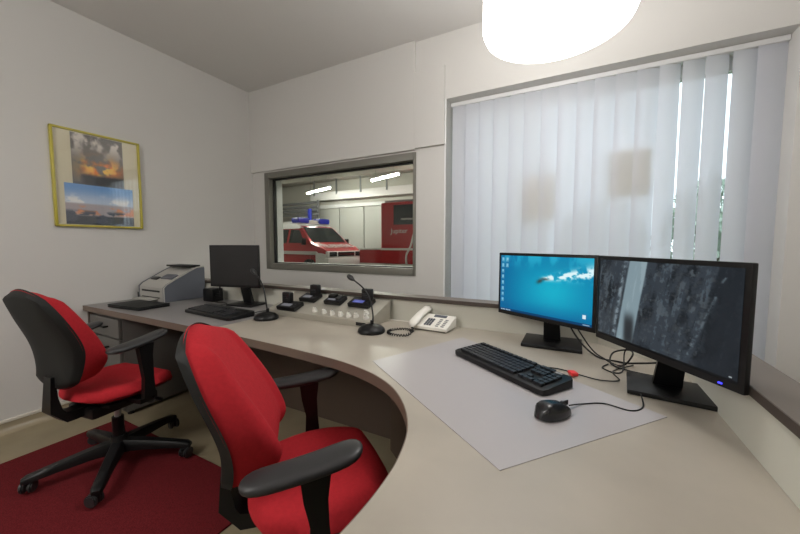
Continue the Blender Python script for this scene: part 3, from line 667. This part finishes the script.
# ------------------------------------------------------------ cables on the desk
def cable(name, pts, r, label, m='plast', n=8):
    o = obj(name, tube(B(), spline(pts, n), r, 8), m, None, 60); return tag(o, label, 'cable')
zt = DZ+.0035
cable('mouse_cable', [(.0, .968, DZ+.012), (.035, 1.015, zt), (.085, 1.043, zt), (.143, 1.03, zt), (.176, 1.07, zt), (.178, 1.125, zt+.014)], .002, 'thin black mouse cable curving to the right monitor stand')
cable('keyboard_cable', [(-.115, 1.235, DZ+.012), (-.08, 1.262, zt), (-.03, 1.266, zt), (.04, 1.235, zt), (.09, 1.222, zt), (.14, 1.25, zt), (.13, 1.33, zt), (.2, 1.43, zt)], .002, 'thin black keyboard cable running past the red tag')
cable('video_cable', [(-.03, 1.60, .88), (.0, 1.565, .82), (.045, 1.53, .765), (.095, 1.47, zt), (.15, 1.45, zt), (.2, 1.42, zt+.01), (.29, 1.36, .80), (.27, 1.25, .90)], .0035, 'thick black video cable looping from the swimmer monitor to the rock monitor')
cable('power_cable', [(-.01, 1.60, .87), (.03, 1.57, .81), (.075, 1.525, .755), (.11, 1.46, zt+.002), (.16, 1.40, zt), (.19, 1.385, .79), (.185, 1.42, .80), (.14, 1.45, .775), (.13, 1.40, zt+.004), (.18, 1.36, zt), (.25, 1.34, zt)], .003, 'black power cable coiled between the two stands')
cable('monitor_cable', [(.12, 1.40, zt), (.10, 1.35, zt), (.135, 1.315, zt), (.16, 1.34, zt+.006), (.17, 1.40, .80), (.19, 1.31, .86)], .0025, 'black cable rising behind the right monitor')
rt = obj('cable_tag', box(B(), (.008, 1.228, DZ+.0095), (.022, .03, .012), .003, (0, 0, .5)), 'redtag'); tag(rt, 'small red plug cap lying behind the keyboard end', 'tag')

# ------------------------------------------------------------ telephone
ph = thing('telephone', 'cream desk telephone with handset beside the upstand', 'telephone', (-.655, 1.595, DZ), math.radians(-3))
def wedge(bm, x0, x1, y0, y1, z0, zf, zb, bev=.004):
    vs = [bm.verts.new(p) for p in ((x0, y0, z0), (x1, y0, z0), (x1, y1, z0), (x0, y1, z0), (x0, y0, zf), (x1, y0, zf), (x1, y1, zb), (x0, y1, zb))]
    for f in ((0, 3, 2, 1), (4, 5, 6, 7), (0, 1, 5, 4), (1, 2, 6, 5), (2, 3, 7, 6), (3, 0, 4, 7)): bm.faces.new([vs[i] for i in f])
    if bev: bmesh.ops.bevel(bm, geom=[e for e in bm.edges if all(v in vs for v in e.verts)], offset=bev, segments=2, affect='EDGES', profile=.6)
    return bm
obj('phone_base', wedge(B(), -.09, .115, -.065, .07, .006, .022, .062), 'white', ph)
obj('foot', bx(-.08, .10, -.05, .06, 0, .012, .002), 'plast', ph)
sl = math.atan2(.04, .135)
def onph(x, y, w, d, m, name, h=.004): return obj(name, box(B(), (x, y, .022+(y+.065)*.04/.135+h/2), (w, d, h), .001, (sl, 0, 0)), m, ph, 0)
onph(.035, .048, .07, .02, 'dgrey', 'phone_display')
bm = B()
for r in range(4):
    for c in range(3):
        y = -.045+r*.017; box(bm, (-.012+c*.014, y, .024+(y+.065)*.296+.002), (.009, .011, .005), 0, (sl, 0, 0))
obj('dial_keys', bm, 'dgrey', ph, 0, kind='stuff')
bm = B()
for r in range(5):
    for c in range(2):
        y = -.05+r*.016; box(bm, (.055+c*.03, y, .024+(y+.065)*.296+.001), (.016, .006, .003), 0, (sl, 0, 0))
obj('function_keys', bm, 'icon', ph, 0, kind='stuff')
rings = []
for k in range(15):
    q = -1+2*k/14; wv = .024+.006*abs(q)**3 - (.018*max(0, abs(q)-.86)/.14); hh = .014+.008*abs(q)**4-(.012*max(0, abs(q)-.86)/.14)
    y = q*.1+.005; z = .036+(y+.065)*.27+.012*(1-q*q)
    rings.append([(-.062+wv*math.cos(2*PI*i/12), y, z+hh*math.sin(2*PI*i/12)) for i in range(12)])
hs = obj('handset', loft(B(), rings), 'white', ph, 60)
pts = []
for k in range(150):
    t = k/149; a = t*2*PI*.98+.6
    c = Vector((-.745+.062*math.cos(a), 1.425+.06*math.sin(a), DZ+.009))
    if k > 120: f = (k-120)/29; c = c.lerp(Vector((-.735, 1.535, DZ+.02)), f*f)
    nrm = Vector((math.cos(a), math.sin(a), 0)); b_ = k*1.25
    pts.append(c+nrm*.0052*math.cos(b_)+Vector((0, 0, .0052*math.sin(b_))))
cc = obj('handset_cord', tube(B(), pts, .0028, 6), 'plast', None, 60); tag(cc, 'coiled black handset cord looped on the desk before the telephone', 'cable')
cable('phone_line', [(-.745, 1.60, zt), (-.79, 1.652, zt), (-.86, 1.66, zt), (-.955, 1.64, zt)], .0022, 'white telephone line along the foot of the upstand', 'white')

# ------------------------------------------------------------ console with radio units
con = thing('intercom_console', 'grey metal sloping intercom console with a row of light knobs', 'console', (0, 0, DZ))
CX0, CX1, CY0, CY1 = -1.69, -.94, 1.44, 1.672
obj('console_body', wedge(B(), CX0, CX1, CY0, CY1, 0, .035, .115, .002), 'silver', con)
SLO = math.atan2(.08, CY1-CY0)
def cz(y): return .035+(y-CY0)*.08/(CY1-CY0)
kn = [(-1.338, 1.476), (-1.263, 1.470), (-1.201, 1.466), (-1.142, 1.466), (-1.087, 1.466), (-1.04, 1.470), (-1.0, 1.508), (-.975, 1.468)]
for x, y in kn:
    b = B(); cyl(b, (0, 0, .006), .016, .012, 16, r2=.013); cyl(b, (0, 0, .017), .011, .014, 14, r2=.009)
    o = obj('knob', b, 'knob', con); o.location = (x, y, cz(y)); o.rotation_euler = (SLO, 0, 0)
    mk = obj('knob_pointer', bx(-.0012, .0012, 0, .012, .02, .0245), 'plast', o, 0)
obj('lower_jacks', bx(-1.02, -.96, CY0-.004, CY0, .008, .026), 'plast', con, 0)
def radio(x, y, rz, label, block=True, disp='lcd', flip=1, w=.125):
    zz = DZ+cz(y)+.001
    t = thing('radio_unit', label, 'radio', (x, y, zz), 0); t.rotation_euler = (SLO, 0, rz)
    obj('radio_body', box(B(), (0, 0, .014), (w, .085, .026), .006), 'plast', t)
    obj('display', box(B(), (-.01, -.012, .0275), (w*.5, .03, .002), 0), disp, t, 0)
    for k in range(3): obj('button', box(B(), (w*.36, -.025+k*.02, .028), (.012, .01, .004), .001), 'key', t, 0)
    if block:
        bm = box(B(), (flip*w*.22, .028, .05), (.066, .036, .078), .010, (-SLO, 0, 0)); bl_ = obj('fist_microphone', bm, 'plast', t)
        g = B()
        for k in range(4): box(g, (flip*w*.22, .0095, .037+k*.010), (.04, .003, .004), 0, (-SLO, 0, 0))
        obj('speaker_grille', g, 'key', bl_, 0)
    else:
        obj('cradle', box(B(), (-.02, .012, .034), (.05, .04, .02), .006), 'plast', t); obj('handset_clip', box(B(), (.03, .005, .032), (.026, .05, .014), .005), 'rub', t)
radio(-1.475, 1.594, 0, 'black radio unit with upright hand microphone, under left half of inner window', True, 'lcdg')
radio(-1.275, 1.592, 0, 'low black radio cradle without upright microphone, middle of the console', False, 'lcdg', w=.12)
radio(-1.085, 1.592, 0, 'black radio unit with blue display and upright hand microphone', True, 'lcd', w=.145)
radio(-1.535, 1.478, 0, 'black radio unit at the left front corner of the console', True, 'lcdg', -1, .15)

def gooseneck(label, x, y, pts, tip):
    t = thing('gooseneck_microphone', label, 'microphone', (x, y, DZ))
    obj('microphone_base', lathe(B(), [(0, .0), (.066, .0), (.07, .007), (.066, .018), (.052, .031), (.024, .04), (0, .041)], 28), 'plast', t, 50)
    obj('talk_button', box(B(), (.0, -.036, .026), (.028, .02, .006), .002, (.45, 0, 0)), 'icon', t)
    obj('collar', cyl(B(), (pts[0][0]-x, pts[0][1]-y, .045), .009, .03, 12), 'plast', t)
    P_ = spline([(a-x, b-y, c-DZ) for a, b, c in pts], 8)
    obj('gooseneck', tube(B(), P_, .0042, 8), 'plast', t, 60)
    d = (P_[-1]-P_[-2]).normalized(); e = P_[-1]
    obj('capsule', tube(B(), [e-d*.008, e, e+d*.012, e+d*.03, e+d*.042, e+d*.046], .01, 12, [.006, .009, .0135, .0145, .011, .003]), 'rub', t, 60)
gooseneck('black gooseneck microphone before the console, beside the telephone', -.888, 1.385, [(-.888, 1.39, DZ+.03), (-.895, 1.41, .82), (-.945, 1.46, .89), (-1.0, 1.478, .945), (-1.075, 1.492, .985)], None)
gooseneck('black gooseneck microphone left of the console, leaning before the blank monitor', -1.595, 1.345, [(-1.60, 1.36, DZ+.03), (-1.625, 1.37, .84), (-1.645, 1.375, .91), (-1.69, 1.385, .965), (-1.745, 1.395, 1.0)], None)

# ------------------------------------------------------------ printer, laptop and small black things at the left
pn = thing('printer', 'grey multifunction printer in the corner of the desk by the left wall', 'printer', (-2.88, 1.515, DZ))
sd = [(-.155, 0), (-.155, .11), (-.13, .135), (.02, .215), (.09, .25), (.15, .255), (.155, .24), (.155, 0)]
def side(bm, prof, x0, x1): return loft(bm, [[(x, a, b) for a, b in prof] for x in (x0, x1)])
obj('printer_body', side(B(), sd, -.165, .165), 'grey', pn, 20)
for s in (-1, 1): obj('side_cover', side(B(), [(a*1.01, b*1.0+(.003 if b > 0 else .002)) for a, b in sd], s*.172-.008, s*.172+.008), 'dgrey', pn, 20)
obj('side_trim', tube(B(), [(.181, a*1.01, b+.002) for a, b in sd[:6]], .005, 6), 'grey', pn)
tr = obj('paper_slot', bx(-.13, .12, -.158, -.13, .075, .088), 'gasket', pn, 0); obj('paper_slot', bx(-.13, .12, -.158, -.14, .03, .036), 'gasket', pn, 0)
a_ = math.atan2(.08, .15)
obj('control_panel', box(B(), (.06, -.05, .183), (.15, .06, .012), .003, (a_, 0, 0)), 'dgrey', pn); obj('control_panel', box(B(), (-.09, -.075, .169), (.09, .035, .008), .002, (a_, 0, 0)), 'plast', pn)
obj('document_lid', box(B(), (.0, .09, .262), (.29, .11, .014), .004), 'plast', pn, label='dark lid'); obj('output_tray', bx(-.12, .10, -.23, -.15, .02, .03, .003), 'grey', pn)
obj('phone_cradle', box(B(), (-.2, -.10, .03), (.04, .10, .06), .008), 'plast', pn)
lp = thing('laptop', 'closed black laptop lying at the left end of the desk', 'laptop', (-2.70, 1.195, DZ), math.radians(4))
obj('laptop_base', box(B(), (0, 0, .008), (.36, .2, .014), .004), 'plast', lp); obj('laptop_lid', box(B(), (0, .0, .0195), (.36, .2, .008), .003), 'shell', lp)
bxb = thing('router', 'black router with upright antenna behind the blank monitor', 'router', (-2.47, 1.59, DZ))
obj('router_body', box(B(), (0, 0, .05), (.12, .09, .10), .01), 'plast', bxb); obj('antenna', cyl(B(), (.10, -.01, .235), .006, .37, 8), 'plast', bxb); obj('antenna_joint', box(B(), (.08, -.01, .055), (.05, .02, .02), .004), 'plast', bxb)
cable('patch_cable', [(-2.40, 1.58, zt), (-2.34, 1.52, zt+.01), (-2.27, 1.56, zt), (-2.21, 1.50, zt+.004), (-2.25, 1.47, zt)], .003, 'black cable tangle between router and blank monitor')
cable('microphone_cable', [(-1.70, 1.40, zt), (-1.76, 1.38, zt), (-1.80, 1.46, zt), (-1.74, 1.56, zt), (-1.72, 1.64, zt)], .0025, 'black cable from the left gooseneck microphone to the upstand')

# ------------------------------------------------------------ repeats share a group
GROUPS = dict(office_chair='red office chairs at the desk', monitor='monitors on the desk', keyboard='keyboards on the desk', radio_unit='radio units on the console',
              gooseneck_microphone='gooseneck microphones on the desk', tube_lamp='tube lamps in the vehicle hall', garden_bush='bushes outside the window', pendant_lamp='white drum pendant lamps')
for o in COL.objects:
    k = o.name.split('.')[0]
    if o.parent is None and 'category' in o.keys():
        if k in GROUPS: o['group'] = GROUPS[k]
        elif o['category'] == 'cable': o['group'] = 'cables on the desk'
